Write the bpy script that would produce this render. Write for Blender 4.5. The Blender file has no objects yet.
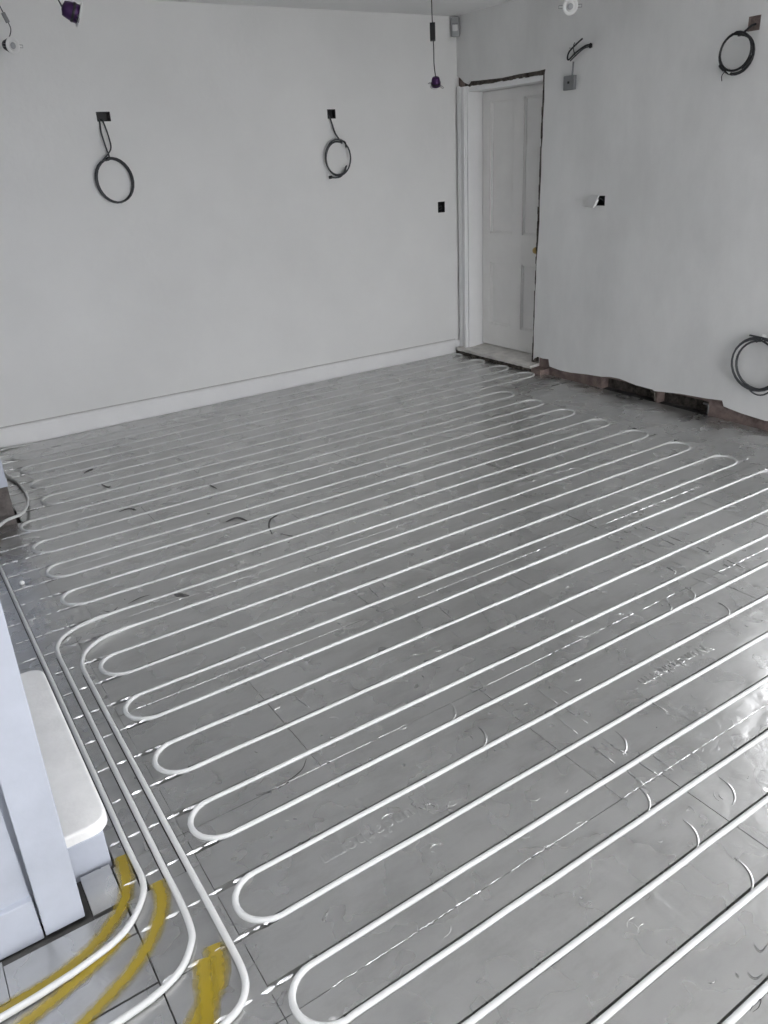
import bpy, bmesh, math, random
from mathutils import Vector, Matrix

random.seed(7)
S = bpy.context.scene
COL = S.collection

# ------------------------------------------------------------------ camera
CAM_H = 1.6095
cam_d = bpy.data.cameras.new('camera')
cam = bpy.data.objects.new('camera', cam_d)
COL.objects.link(cam)
yaw, pitch, roll = 0.560762, 0.425756, -0.0565418
fw = Vector((math.sin(yaw) * math.cos(pitch), math.cos(yaw) * math.cos(pitch), -math.sin(pitch)))
r0 = Vector((math.cos(yaw), -math.sin(yaw), 0))
u0 = r0.cross(fw)
rt = math.cos(roll) * r0 + math.sin(roll) * u0
up = -math.sin(roll) * r0 + math.cos(roll) * u0
m = Matrix((rt, up, -fw)).transposed().to_4x4()
m.translation = (0, 0, CAM_H)
cam.matrix_world = m
cam_d.sensor_fit = 'VERTICAL'
cam_d.sensor_height = 36.0
cam_d.lens = 777.817 / 1024 * 36.0
cam_d.clip_start = 0.02
S.camera = cam

# ------------------------------------------------------------------ world: even overcast sky
W = bpy.data.worlds.new('overcast')
S.world = W
W.use_nodes = True
bg = W.node_tree.nodes['Background']
bg.inputs['Color'].default_value = (0.955, 0.965, 1.0, 1)
bg.inputs['Strength'].default_value = 10.6

S.view_settings.view_transform = 'Standard'
S.view_settings.look = 'None'
S.view_settings.gamma = 1.0
S.view_settings.use_curve_mapping = False
S.view_settings.exposure = 0.0
S.cycles.sample_clamp_indirect = 6.0

# room (metres): camera stands at x 0, y 0
XR, YB, ZC = 4.350, 5.491, 2.57      # right wall face, back wall face, ceiling
XL, YR = -1.2, -2.6                  # left wall face, rear (garden) wall face
ROW0, PITCH = 2.4471, 0.15           # heating pipe rows
WIN_Y0, WIN_Y1, WIN_Z0, WIN_Z1 = -1.50, 2.12, 0.12, 2.25
GAR_X0, GAR_X1, GAR_Z1 = 0.6, 4.0, 2.15
SKY = (-0.85, 0.45, -0.2, 1.15)            # unseen ceiling opening, added to brighten the step and near floor

# daylight portals in the two glazed openings (they emit nothing, they only guide the sky's light)
def portal(name, loc, rot, sx, sy):
    L = bpy.data.lights.new(name, 'AREA')
    L.shape = 'RECTANGLE'; L.size = sx; L.size_y = sy
    L.cycles.is_portal = True
    o = bpy.data.objects.new(name, L); COL.objects.link(o)
    o.location = loc; o.rotation_euler = rot
portal('window_portal', (XR + 0.27, (WIN_Y0 + WIN_Y1) / 2, (WIN_Z0 + WIN_Z1) / 2), (0, math.radians(90), 0), WIN_Z1 - WIN_Z0, WIN_Y1 - WIN_Y0)
portal('added_skylight_portal', ((SKY[0] + SKY[1]) / 2, (SKY[2] + SKY[3]) / 2, ZC + 0.17), (0, 0, 0), SKY[1] - SKY[0], SKY[3] - SKY[2])
portal('garden_door_portal', ((GAR_X0 + GAR_X1) / 2, YR - 0.27, GAR_Z1 / 2), (math.radians(90), 0, 0), GAR_X1 - GAR_X0, GAR_Z1)

# ------------------------------------------------------------------ materials
def mat(name, color, rough=0.6, metal=0.0, spec=0.5, noise=0.0, nscale=4.0, bump=0.0, bscale=60.0, color2=None, stretch=None, coat=0.0):
    M = bpy.data.materials.new(name); M.use_nodes = True
    nt = M.node_tree; b = nt.nodes['Principled BSDF']
    b.inputs['Base Color'].default_value = (*color, 1)
    b.inputs['Roughness'].default_value = rough
    b.inputs['Metallic'].default_value = metal
    b.inputs['Specular IOR Level'].default_value = spec
    tc = nt.nodes.new('ShaderNodeTexCoord')
    mp = nt.nodes.new('ShaderNodeMapping')
    nt.links.new(tc.outputs['Object'], mp.inputs['Vector'])
    if stretch: mp.inputs['Scale'].default_value = stretch
    if noise > 0 or color2:
        n = nt.nodes.new('ShaderNodeTexNoise'); n.inputs['Scale'].default_value = nscale
        n.inputs['Detail'].default_value = 5; n.inputs['Roughness'].default_value = 0.6
        nt.links.new(mp.outputs[0], n.inputs['Vector'])
        cr = nt.nodes.new('ShaderNodeValToRGB')
        c2 = color2 if color2 else tuple(max(0, c * (1 - noise)) for c in color)
        cr.color_ramp.elements[0].position = 0.3; cr.color_ramp.elements[0].color = (*c2, 1)
        cr.color_ramp.elements[1].position = 0.68; cr.color_ramp.elements[1].color = (*color, 1)
        nt.links.new(n.outputs['Fac'], cr.inputs['Fac'])
        nt.links.new(cr.outputs['Color'], b.inputs['Base Color'])
    if bump > 0:
        n2 = nt.nodes.new('ShaderNodeTexNoise'); n2.inputs['Scale'].default_value = bscale
        n2.inputs['Detail'].default_value = 4
        nt.links.new(tc.outputs['Object'], n2.inputs['Vector'])
        bp = nt.nodes.new('ShaderNodeBump'); bp.inputs['Strength'].default_value = bump
        bp.inputs['Distance'].default_value = 0.01
        nt.links.new(n2.outputs['Fac'], bp.inputs['Height'])
        nt.links.new(bp.outputs['Normal'], b.inputs['Normal'])
    return M

def foil_material():
    M = bpy.data.materials.new('foil'); M.use_nodes = True
    nt = M.node_tree; N = nt.nodes; L = nt.links
    b = N['Principled BSDF']
    geo = N.new('ShaderNodeNewGeometry')
    b.inputs['Metallic'].default_value = 0.85
    # dull grey with darker scuffs and a few dirty patches
    n1 = N.new('ShaderNodeTexNoise'); n1.inputs['Scale'].default_value = 1.6; n1.inputs['Detail'].default_value = 4
    L.new(geo.outputs['Position'], n1.inputs['Vector'])
    c1 = N.new('ShaderNodeValToRGB')
    c1.color_ramp.elements[0].position = 0.3; c1.color_ramp.elements[0].color = (0.49, 0.49, 0.48, 1)
    c1.color_ramp.elements[1].position = 0.7; c1.color_ramp.elements[1].color = (0.57, 0.57, 0.56, 1)
    L.new(n1.outputs['Fac'], c1.inputs['Fac'])
    mp = N.new('ShaderNodeMapping'); mp.inputs['Scale'].default_value = (5, 13, 5)
    L.new(geo.outputs['Position'], mp.inputs['Vector'])
    n2 = N.new('ShaderNodeTexNoise'); n2.inputs['Scale'].default_value = 1.0; n2.inputs['Detail'].default_value = 6; n2.inputs['Roughness'].default_value = 0.7
    L.new(mp.outputs[0], n2.inputs['Vector'])
    c2 = N.new('ShaderNodeValToRGB')
    c2.color_ramp.elements[0].position = 0.22; c2.color_ramp.elements[0].color = (0.80, 0.795, 0.79, 1)
    c2.color_ramp.elements[1].position = 0.52; c2.color_ramp.elements[1].color = (1, 1, 1, 1)
    L.new(n2.outputs['Fac'], c2.inputs['Fac'])
    mx = N.new('ShaderNodeMixRGB'); mx.blend_type = 'MULTIPLY'; mx.inputs[0].default_value = 0.9
    L.new(c1.outputs[0], mx.inputs[1]); L.new(c2.outputs[0], mx.inputs[2])
    L.new(mx.outputs[0], b.inputs['Base Color'])
    n3 = N.new('ShaderNodeTexNoise'); n3.inputs['Scale'].default_value = 6; n3.inputs['Detail'].default_value = 3
    L.new(geo.outputs['Position'], n3.inputs['Vector'])
    mr = N.new('ShaderNodeMapRange'); mr.inputs['To Min'].default_value = 0.20; mr.inputs['To Max'].default_value = 0.36
    L.new(n3.outputs['Fac'], mr.inputs['Value']); L.new(mr.outputs[0], b.inputs['Roughness'])
    # relief: slack ripples, small dents, fine crinkle
    def noise(scale, detail, dist):
        n = N.new('ShaderNodeTexNoise'); n.inputs['Scale'].default_value = scale; n.inputs['Detail'].default_value = detail
        n.inputs['Distortion'].default_value = dist
        L.new(geo.outputs['Position'], n.inputs['Vector']); return n
    def op(kind, a, b, c=None):
        q = N.new('ShaderNodeMath'); q.operation = kind
        for idx, v in enumerate((a, b, c)):
            if v is None: continue
            if isinstance(v, (int, float)): q.inputs[idx].default_value = v
            else: L.new(v, q.inputs[idx])
        return q.outputs[0]
    h1 = noise(5.5, 2, 0.6).outputs['Fac']; h2 = noise(24, 3, 1.4).outputs['Fac']
    # round dents left by knees and tools
    vo = N.new('ShaderNodeTexVoronoi'); vo.inputs['Scale'].default_value = 6.5
    L.new(geo.outputs['Position'], vo.inputs['Vector'])
    dn = N.new('ShaderNodeMapRange'); dn.interpolation_type = 'SMOOTHSTEP'
    dn.inputs['From Max'].default_value = 0.10; dn.inputs['To Min'].default_value = -0.55; dn.inputs['To Max'].default_value = 0.0
    L.new(vo.outputs['Distance'], dn.inputs['Value'])
    # patches of ripples running across the boards, and loose wrinkles
    pm = N.new('ShaderNodeMapping'); pm.inputs['Scale'].default_value = (26, 5, 1)
    L.new(geo.outputs['Position'], pm.inputs['Vector'])
    rp = N.new('ShaderNodeTexNoise'); rp.inputs['Scale'].default_value = 1.0; rp.inputs['Detail'].default_value = 1; L.new(pm.outputs[0], rp.inputs['Vector'])
    mk = noise(1.9, 1, 0.0).outputs['Fac']
    mkr = N.new('ShaderNodeMapRange'); mkr.interpolation_type = 'SMOOTHSTEP'; mkr.inputs['From Min'].default_value = 0.52; mkr.inputs['From Max'].default_value = 0.66; L.new(mk, mkr.inputs['Value'])
    ht = op('MULTIPLY_ADD', h2, 0.15, h1)
    ht = op('ADD', ht, dn.outputs[0])
    ht = op('MULTIPLY_ADD', op('MULTIPLY', op('SUBTRACT', rp.outputs['Fac'], 0.5), mkr.outputs[0]), 0.6, ht)
    class A2: outputs = [ht]
    a2 = A2
    bp = N.new('ShaderNodeBump'); bp.inputs['Strength'].default_value = 0.7; bp.inputs['Distance'].default_value = 0.007
    L.new(a2.outputs[0], bp.inputs['Height']); L.new(bp.outputs['Normal'], b.inputs['Normal'])
    return M

def paint_material():
    # sprayed yellow marker: broken cover, ragged edges
    M = bpy.data.materials.new('yellow_spray'); M.use_nodes = True
    nt = M.node_tree; N = nt.nodes; L = nt.links
    b = N['Principled BSDF']; b.inputs['Base Color'].default_value = (0.31, 0.225, 0.008, 1); b.inputs['Roughness'].default_value = 0.55
    uv = N.new('ShaderNodeUVMap'); sx = N.new('ShaderNodeSeparateXYZ'); L.new(uv.outputs[0], sx.inputs[0])
    e = N.new('ShaderNodeMath'); e.operation = 'PINGPONG'; e.inputs[1].default_value = 0.5; L.new(sx.outputs['Y'], e.inputs[0])
    geo = N.new('ShaderNodeNewGeometry')
    n = N.new('ShaderNodeTexNoise'); n.inputs['Scale'].default_value = 70; n.inputs['Detail'].default_value = 4; L.new(geo.outputs['Position'], n.inputs['Vector'])
    ad = N.new('ShaderNodeMath'); ad.operation = 'MULTIPLY_ADD'; ad.inputs[1].default_value = 0.34; L.new(n.outputs['Fac'], ad.inputs[0]); L.new(e.outputs[0], ad.inputs[2])
    mr = N.new('ShaderNodeMapRange'); mr.inputs['From Min'].default_value = 0.16; mr.inputs['From Max'].default_value = 0.52; mr.inputs['To Max'].default_value = 0.78
    L.new(ad.outputs[0], mr.inputs['Value']); L.new(mr.outputs[0], b.inputs['Alpha'])
    return M

def glass_material():
    M = bpy.data.materials.new('pane_glass'); M.use_nodes = True
    nt = M.node_tree; N = nt.nodes; L = nt.links
    N.remove(N['Principled BSDF'])
    t = N.new('ShaderNodeBsdfTransparent'); g = N.new('ShaderNodeBsdfGlossy'); g.inputs['Roughness'].default_value = 0.02
    fr = N.new('ShaderNodeFresnel'); fr.inputs['IOR'].default_value = 1.3
    mx = N.new('ShaderNodeMixShader')
    L.new(fr.outputs[0], mx.inputs[0]); L.new(t.outputs[0], mx.inputs[1]); L.new(g.outputs[0], mx.inputs[2])
    L.new(mx.outputs[0], N['Material Output'].inputs['Surface'])
    return M

MT = dict(
    foil=foil_material(), yellow=paint_material(), glass=glass_material(),
    crease=mat('creased_foil', (0.90, 0.90, 0.90), 0.22, 0.45),
    pipe=mat('white_pipe', (0.56, 0.565, 0.555), 0.42, 0, 0.5, noise=0.05, nscale=3),
    wall=mat('mist_coated_plaster', (0.80, 0.80, 0.785), 0.85, 0, 0.2, noise=0.07, nscale=1.4, bump=0.12, bscale=26),
    wall_r=mat('patchy_plaster', (0.805, 0.805, 0.79), 0.85, 0, 0.2, noise=0.15, nscale=2.0, bump=0.15, bscale=22, stretch=(1, 1.15, 0.55)),
    white=mat('white_gloss', (0.83, 0.83, 0.825), 0.45, 0, 0.4, noise=0.05, nscale=5, bump=0.04, bscale=30),
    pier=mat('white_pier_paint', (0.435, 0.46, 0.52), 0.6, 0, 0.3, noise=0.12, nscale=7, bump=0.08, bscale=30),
    door=mat('aged_cream_door', (0.83, 0.82, 0.795), 0.5, 0, 0.4, noise=0.06, nscale=4),
    ceiling=mat('ceiling_white', (0.84, 0.84, 0.835), 0.9, 0, 0.1),
    brick=mat('rough_brick', (0.27, 0.21, 0.19), 0.95, 0, 0.1, color2=(0.14, 0.108, 0.098), nscale=14, bump=0.8, bscale=45),
    dark=mat('painted_gap_shade', (0.018, 0.016, 0.015), 0.95, 0, 0.1, noise=0.4, nscale=20),
    mortar=mat('broken_mortar', (0.13, 0.115, 0.10), 0.95, 0, 0.1, color2=(0.035, 0.03, 0.027), nscale=28, bump=0.9, bscale=60),
    screed=mat('screed', (0.10, 0.098, 0.095), 0.95, 0, 0.1, noise=0.4, nscale=8),
    stone=mat('cream_stone', (0.84, 0.835, 0.815), 0.55, 0, 0.35, noise=0.13, nscale=9, bump=0.15, bscale=50),
    sill=mat('dusty_sill', (0.78, 0.76, 0.72), 0.8, 0, 0.2, noise=0.25, nscale=12, bump=0.4, bscale=40),
    cable=mat('grey_cable', (0.052, 0.055, 0.06), 0.5),
    blackcable=mat('black_cable', (0.016, 0.016, 0.018), 0.45),
    black=mat('black_plastic', (0.010, 0.010, 0.011), 0.5),
    purple=mat('purple_anodised', (0.055, 0.018, 0.085), 0.35, 0.5),
    plate=mat('white_plastic', (0.72, 0.72, 0.71), 0.35),
    greyplate=mat('grey_plastic', (0.22, 0.225, 0.23), 0.55),
    sensor=mat('grey_sensor', (0.36, 0.365, 0.37), 0.5),
    lens=mat('lens_grey', (0.33, 0.34, 0.35), 0.3),
    steel=mat('spring_steel', (0.22, 0.22, 0.22), 0.35, 0.9),
    upvc=mat('white_frame', (0.8, 0.8, 0.8), 0.4),
    patio=mat('patio_slab', (0.42, 0.41, 0.39), 0.9, noise=0.2, nscale=2),
)

# ------------------------------------------------------------------ helpers
def link(name, me, mt, parent=None):
    o = bpy.data.objects.new(name, me)
    if mt is not None and not me.materials: me.materials.append(MT[mt] if isinstance(mt, str) else mt)
    COL.objects.link(o)
    if parent is not None: o.parent = parent
    return o

def from_bm(name, bm, mt, parent=None, smooth=False, recalc=True):
    me = bpy.data.meshes.new(name)
    if recalc: bmesh.ops.recalc_face_normals(bm, faces=bm.faces[:])
    if smooth:
        for f in bm.faces: f.smooth = True
    bm.to_mesh(me); bm.free()
    return link(name, me, mt, parent)

def add_box(bm, x0, x1, y0, y1, z0, z1, bev=0.0):
    vs = [bm.verts.new((x, y, z)) for x in (x0, x1) for y in (y0, y1) for z in (z0, z1)]
    fs = []
    for q in ((0, 1, 3, 2), (4, 6, 7, 5), (0, 4, 5, 1), (2, 3, 7, 6), (0, 2, 6, 4), (1, 5, 7, 3)):
        fs.append(bm.faces.new([vs[i] for i in q]))
    if bev > 0:
        es = list({e for f in fs for e in f.edges})
        bmesh.ops.bevel(bm, geom=es, offset=bev, segments=2, affect='EDGES', profile=0.6)
    return vs

def box(name, x0, x1, y0, y1, z0, z1, mt, parent=None, bev=0.0):
    bm = bmesh.new(); add_box(bm, x0, x1, y0, y1, z0, z1, bev)
    return from_bm(name, bm, mt, parent)

def tag(o, label, cat, group=None):
    o['label'] = label; o['category'] = cat
    if group: o['group'] = group
    return o

def struct(o, label=None, cat=None):
    o['kind'] = 'structure'
    if label: o['label'] = label
    if cat: o['category'] = cat
    return o

def empty(name, loc=(0, 0, 0)):
    o = bpy.data.objects.new(name, None); COL.objects.link(o); o.location = loc
    o.empty_display_size = 0.05
    return o

def sweep(bm, pts, r, n=8, caps=True):
    pts = [Vector(p) for p in pts]
    rings = []; nrm = None
    for i, p in enumerate(pts):
        a = pts[max(i - 1, 0)]; c = pts[min(i + 1, len(pts) - 1)]
        t = (c - a).normalized()
        if nrm is None:
            nrm = t.cross(Vector((0, 0, 1)))
            if nrm.length < 1e-3: nrm = t.cross(Vector((0, 1, 0)))
            nrm.normalize()
        else:
            nrm = (nrm - t * nrm.dot(t)).normalized()
        bn = t.cross(nrm)
        rr = r(i / (len(pts) - 1)) if callable(r) else r
        rings.append([bm.verts.new(p + rr * (math.cos(2 * math.pi * k / n) * nrm + math.sin(2 * math.pi * k / n) * bn)) for k in range(n)])
    for a, b in zip(rings, rings[1:]):
        for k in range(n):
            f = bm.faces.new((a[k], a[(k + 1) % n], b[(k + 1) % n], b[k])); f.smooth = True
    if caps:
        bm.faces.new(rings[0][::-1]); bm.faces.new(rings[-1])

def tube(name, pts, r, mt, parent=None, n=8):
    bm = bmesh.new(); sweep(bm, pts, r, n)
    return from_bm(name, bm, mt, parent)

def spline(P, k=8):
    P = [Vector(p) for p in P]; out = []
    for i in range(len(P) - 1):
        a = P[i - 1] if i > 0 else 2 * P[0] - P[1]
        b, c = P[i], P[i + 1]
        d = P[i + 2] if i + 2 < len(P) else 2 * P[-1] - P[-2]
        for j in range(k):
            t = j / k
            out.append(0.5 * ((2 * b) + (c - a) * t + (2 * a - 5 * b + 4 * c - d) * t * t + (3 * b - a - 3 * c + d) * t ** 3))
    out.append(P[-1]); return out

def lathe(name, prof, mt, parent=None, n=24, mtx=None):
    bm = bmesh.new(); rings = []
    for r, z in prof:
        rings.append([bm.verts.new((r * math.cos(2 * math.pi * k / n), r * math.sin(2 * math.pi * k / n), z)) for k in range(n)])
    for a, b in zip(rings, rings[1:]):
        for k in range(n): bm.faces.new((a[k], a[(k + 1) % n], b[(k + 1) % n], b[k]))
    bm.faces.new(rings[0]); bm.faces.new(rings[-1])
    if mtx: bmesh.ops.transform(bm, matrix=mtx, verts=bm.verts[:])
    o = from_bm(name, bm, mt, parent)
    for p in o.data.polygons: p.use_smooth = len(p.vertices) == 4
    return o

def slab_with_holes(bm, u0, u1, v0, v1, d0, d1, holes, axis):
    """Wall slab of thickness d0..d1, cut into cells around rectangular holes (u0,u1,v0,v1)."""
    us = sorted({u0, u1, *[h[i] for h in holes for i in (0, 1) if u0 < h[i] < u1]})
    vs = sorted({v0, v1, *[h[i] for h in holes for i in (2, 3) if v0 < h[i] < v1]})
    solid = {}
    for i in range(len(us) - 1):
        for j in range(len(vs) - 1):
            cu, cv = (us[i] + us[i + 1]) / 2, (vs[j] + vs[j + 1]) / 2
            solid[i, j] = not any(h[0] < cu < h[1] and h[2] < cv < h[3] for h in holes)
    cache = {}
    def V(i, j, d):
        k = (i, j, d)
        if k not in cache:
            u, v = us[i], vs[j]
            cache[k] = bm.verts.new((d, u, v) if axis == 'x' else ((u, d, v) if axis == 'y' else (u, v, d)))
        return cache[k]
    for (i, j), s in solid.items():
        if not s: continue
        for d in (d0, d1): bm.faces.new((V(i, j, d), V(i + 1, j, d), V(i + 1, j + 1, d), V(i, j + 1, d)))
        for di, dj, e in ((-1, 0, ((i, j), (i, j + 1))), (1, 0, ((i + 1, j), (i + 1, j + 1))), (0, -1, ((i, j), (i + 1, j))), (0, 1, ((i, j + 1), (i + 1, j + 1)))):
            if not solid.get((i + di, j + dj), False):
                (a, b), (c, d) = e
                bm.faces.new((V(a, b, d0), V(c, d, d0), V(c, d, d1), V(a, b, d1)))

def poly_slab(name, outline, holes, x0, x1, mt, parent=None):
    """Plate in the y-z plane with a ragged outline and rectangular holes, x0..x1 thick."""
    bm = bmesh.new(); edges = []
    for lp in [outline] + [[(h[0], h[2]), (h[1], h[2]), (h[1], h[3]), (h[0], h[3])] for h in holes]:
        vs = [bm.verts.new((x0, y, z)) for y, z in lp]
        for i in range(len(vs)): edges.append(bm.edges.new((vs[i], vs[(i + 1) % len(vs)])))
    bmesh.ops.triangle_fill(bm, edges=edges, use_beauty=True, use_dissolve=False)
    ext = bmesh.ops.extrude_face_region(bm, geom=bm.faces[:])
    bmesh.ops.translate(bm, vec=(x1 - x0, 0, 0), verts=[g for g in ext['geom'] if isinstance(g, bmesh.types.BMVert)])
    return from_bm(name, bm, mt, parent)

# ------------------------------------------------------------------ room shell
Z_SUB = -0.024
floor = struct(box('floor', XL - 0.3, XR + 0.45, YR - 0.3, YB + 0.3, -0.16, Z_SUB, 'screed'), 'dark screed floor covered with grey foil-faced heating boards', 'floor')
bm = bmesh.new()
slab_with_holes(bm, XL - 0.3, XR + 0.45, YR - 0.3, YB + 0.3, ZC, ZC + 0.15, [SKY], 'z')
struct(from_bm('ceiling', bm, 'ceiling'), 'plain white ceiling', 'ceiling')

BOX1 = (1.508, 1.594, 1.911, 1.966)
BOX2 = (3.157, 3.226, 1.894, 1.955)
BOX3 = (4.139, 4.211, 1.180, 1.264)
bm = bmesh.new()
slab_with_holes(bm, XL - 0.3, XR + 0.45, Z_SUB, ZC, YB, YB + 0.25, [BOX1, BOX2, BOX3], 'y')
wall_back = struct(from_bm('wall_back', bm, 'wall'), 'white mist-coated plaster wall with two hanging cable coils', 'wall')

# skirting along the back wall (slightly uneven top line and a chamfer)
bm = bmesh.new()
prof = [(YB + 0.001, Z_SUB), (YB - 0.020, Z_SUB), (YB - 0.020, 0.098), (YB - 0.013, 0.109), (YB + 0.001, 0.112)]
rings = [[bm.verts.new((x, y, z + (0.02 * (XR - x) / 3.9 if z > 0 else 0))) for y, z in prof] for x in (0.36, 1.2, 2.4, 3.4, XR - 0.002)]
for a, b in zip(rings, rings[1:]):
    for k in range(len(prof)): bm.faces.new((a[k], a[(k + 1) % len(prof)], b[(k + 1) % len(prof)], b[k]))
bm.faces.new(rings[0]); bm.faces.new(rings[-1])
base_b = struct(from_bm('baseboard_back', bm, 'white'), 'white painted skirting board along the back wall', 'baseboard')

bm = bmesh.new()      # thin grey strip that paints in the shadow line above the skirting
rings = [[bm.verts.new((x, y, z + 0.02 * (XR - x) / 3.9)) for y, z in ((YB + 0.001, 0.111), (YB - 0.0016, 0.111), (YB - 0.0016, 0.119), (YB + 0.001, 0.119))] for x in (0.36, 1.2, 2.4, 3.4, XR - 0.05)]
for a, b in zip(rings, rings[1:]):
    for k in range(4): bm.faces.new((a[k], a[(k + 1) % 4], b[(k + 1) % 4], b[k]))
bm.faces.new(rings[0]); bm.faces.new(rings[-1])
from_bm('skirting_shadow_line', bm, mat('shadow_line_grey', (0.45, 0.44, 0.42), 0.9), base_b)
# right wall: rough brick behind, ragged plaster coat in front
DOOR = (4.50, 5.425, Z_SUB, 2.10)
WIN = (WIN_Y0, WIN_Y1, WIN_Z0, WIN_Z1)
R_SOCK = (3.902, 3.988, 1.242, 1.306)
R_BOX = (2.908, 2.980, 2.130, 2.200)
R_HOLE = (4.086, 4.112, 2.192, 2.218)
VOID1 = (3.360, 3.85, Z_SUB, 0.071)
VOID2 = (2.945, 3.346, Z_SUB, 0.074)
bm = bmesh.new()
slab_with_holes(bm, YR - 0.3, YB + 0.25, Z_SUB, ZC, XR + 0.022, XR + 0.26, [DOOR, WIN, R_SOCK, R_BOX, VOID1, VOID2], 'x')
wall_right = struct(from_bm('wall_right', bm, 'brick'), 'patchy white plaster wall with door, ragged above exposed brick', 'wall')
ragged = [(4.549, 0.077), (4.53, 0.10), (4.503, 0.112), (4.44, 0.108), (4.378, 0.114), (4.364, 0.058), (4.25, 0.048), (4.139, 0.05), (3.98, 0.066), (3.832, 0.076), (3.75, 0.09), (3.666, 0.093), (3.52, 0.075), (3.374, 0.072), (3.357, 0.065), (3.16, 0.088), (2.952, 0.099), (2.839, 0.11), (2.825, 0.074), (2.70, 0.058), (2.538, 0.048), (2.45, 0.060), (2.2, 0.05), (1.6, 0.07), (1.0, 0.05), (0.4, 0.065), (-0.4, 0.05), (YR - 0.29, 0.06)]
door_edge = [(4.514, 2.083), (4.509, 1.93), (4.517, 1.80), (4.514, 1.70), (4.522, 1.609), (4.519, 1.45), (4.525, 1.274), (4.522, 1.12), (4.529, 0.995), (4.536, 0.90), (4.542, 0.835), (4.541, 0.70), (4.549, 0.551), (4.545, 0.42), (4.551, 0.319), (4.546, 0.2)]
head_edge = [(YB, 2.170), (5.449, 2.153), (5.40, 2.118), (5.352, 2.100), (5.321, 2.118), (5.15, 2.112), (4.962, 2.106), (4.80, 2.112), (4.60, 2.112), (4.506, 2.116)]
outline = [(YB, ZC)] + head_edge + door_edge + ragged + [(YR - 0.29, ZC)]
poly_slab('plaster', outline, [WIN, R_SOCK, R_BOX, R_HOLE], XR, XR + 0.022, 'wall_r', wall_right)
# broken mortar showing in the open joint over and beside the door frame
bm = bmesh.new()
for i in range(26):
    y0 = 4.505 + i * 0.0345
    add_box(bm, XR + 0.004 + random.uniform(0, 0.008), XR + 0.05, y0, y0 + 0.036, 2.086 + random.uniform(-0.004, 0.003), 2.125)
from_bm('broken_mortar', bm, 'mortar', wall_right)
bm = bmesh.new()
for i in range(40):
    z0 = 0.06 + i * 0.0507; yj = 4.549 - 0.036 * (z0 / 2.08)
    add_box(bm, XR + 0.001 + random.uniform(0, 0.003), XR + 0.05, yj - 0.012, yj + 0.017 + random.uniform(-0.004, 0.005), z0, z0 + 0.051)
from_bm('broken_mortar', bm, 'mortar', wall_right)
# dark back and divider brackets of the low voids
box('void_back', XR + 0.10, XR + 0.22, 2.93, 3.87, Z_SUB, 0.08, 'mortar', wall_right)
tube('bracket', spline([(XR + 0.012, 3.40, 0.066), (XR + 0.008, 3.375, 0.045), (XR + 0.006, 3.36, 0.055), (XR + 0.006, 3.352, -0.005)], 4), 0.006, 'mortar', wall_right, 6)
tube('bracket', spline([(XR + 0.008, 2.975, 0.06), (XR + 0.006, 2.94, 0.058), (XR + 0.006, 2.935, 0.03), (XR + 0.006, 2.937, 0.0)], 4), 0.006, 'steel', wall_right, 6)
# a broken brick end beside the door sill
bm = bmesh.new(); add_box(bm, 4.272, XR + 0.03, 4.385, 4.495, Z_SUB, 0.035, 0.008)
for v in bm.verts: v.co += Vector((random.uniform(-.004, .004), random.uniform(-.004, .004), random.uniform(-.004, .004)))
from_bm('brick', bm, 'brick', wall_right)

# rear wall with garden doors (behind the camera)
bm = bmesh.new()
slab_with_holes(bm, XL - 0.3, XR + 0.26, Z_SUB, ZC, YR - 0.26, YR, [(GAR_X0, GAR_X1, Z_SUB, GAR_Z1)], 'y')
struct(from_bm('wall_rear', bm, 'wall'), 'white plaster wall around the garden doors', 'wall')
def glazed(name, horiz, a0, a1, z0, z1, d, n, label, cat):
    """Framed glazing in an opening. horiz 'x' runs along x at y=d, 'y' runs along y at x=d."""
    e = empty(name, ((a0 + a1) / 2, d, z0) if horiz == 'x' else (d, (a0 + a1) / 2, z0)); struct(e, label, cat)
    inv = Matrix.Translation(-e.location)
    def b(nm, u0, u1, v0, v1, t, mt):
        bm = bmesh.new()
        if horiz == 'x': add_box(bm, u0, u1, d - t, d + t, v0, v1)
        else: add_box(bm, d - t, d + t, u0, u1, v0, v1)
        bmesh.ops.transform(bm, matrix=inv, verts=bm.verts[:])
        return from_bm(nm, bm, mt, e)
    f = 0.055
    b('frame_head', a0, a1, z1 - f, z1, 0.035, 'upvc'); b('frame_sill', a0, a1, z0, z0 + f, 0.035, 'upvc')
    w = (a1 - a0) / n
    for i in range(n + 1):
        c = a0 + i * w; b('mullion', max(a0, c - f / 2), min(a1, c + f / 2), z0 + f, z1 - f, 0.035, 'upvc')
    for i in range(n): b('pane', a0 + i * w + f / 2, a0 + (i + 1) * w - f / 2, z0 + f, z1 - f, 0.003, 'glass')
glazed('window_1', 'y', WIN_Y0, WIN_Y1, WIN_Z0, WIN_Z1, XR + 0.18, 4, 'white framed window in the right wall', 'window')
glazed('door_2', 'x', GAR_X0, GAR_X1, Z_SUB, GAR_Z1, YR - 0.16, 3, 'white framed glazed garden doors', 'door')
roof = struct(empty('added_skylight', ((SKY[0] + SKY[1]) / 2, (SKY[2] + SKY[3]) / 2, ZC + 0.10)), 'unseen white framed roof light added to brighten the step', 'window')  # added skylight, out of view, gives the step light from above
def rbox(nm, x0, x1, y0, y1, z0, z1, mt):
    bm = bmesh.new(); add_box(bm, x0, x1, y0, y1, z0, z1); bmesh.ops.transform(bm, matrix=Matrix.Translation(-roof.location), verts=bm.verts[:]); return from_bm(nm, bm, mt, roof)
for a in ((SKY[0], SKY[0] + .05, SKY[2], SKY[3]), (SKY[1] - .05, SKY[1], SKY[2], SKY[3])): rbox('added_skylight_side', *a, ZC + 0.08, ZC + 0.14, 'upvc')
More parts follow.
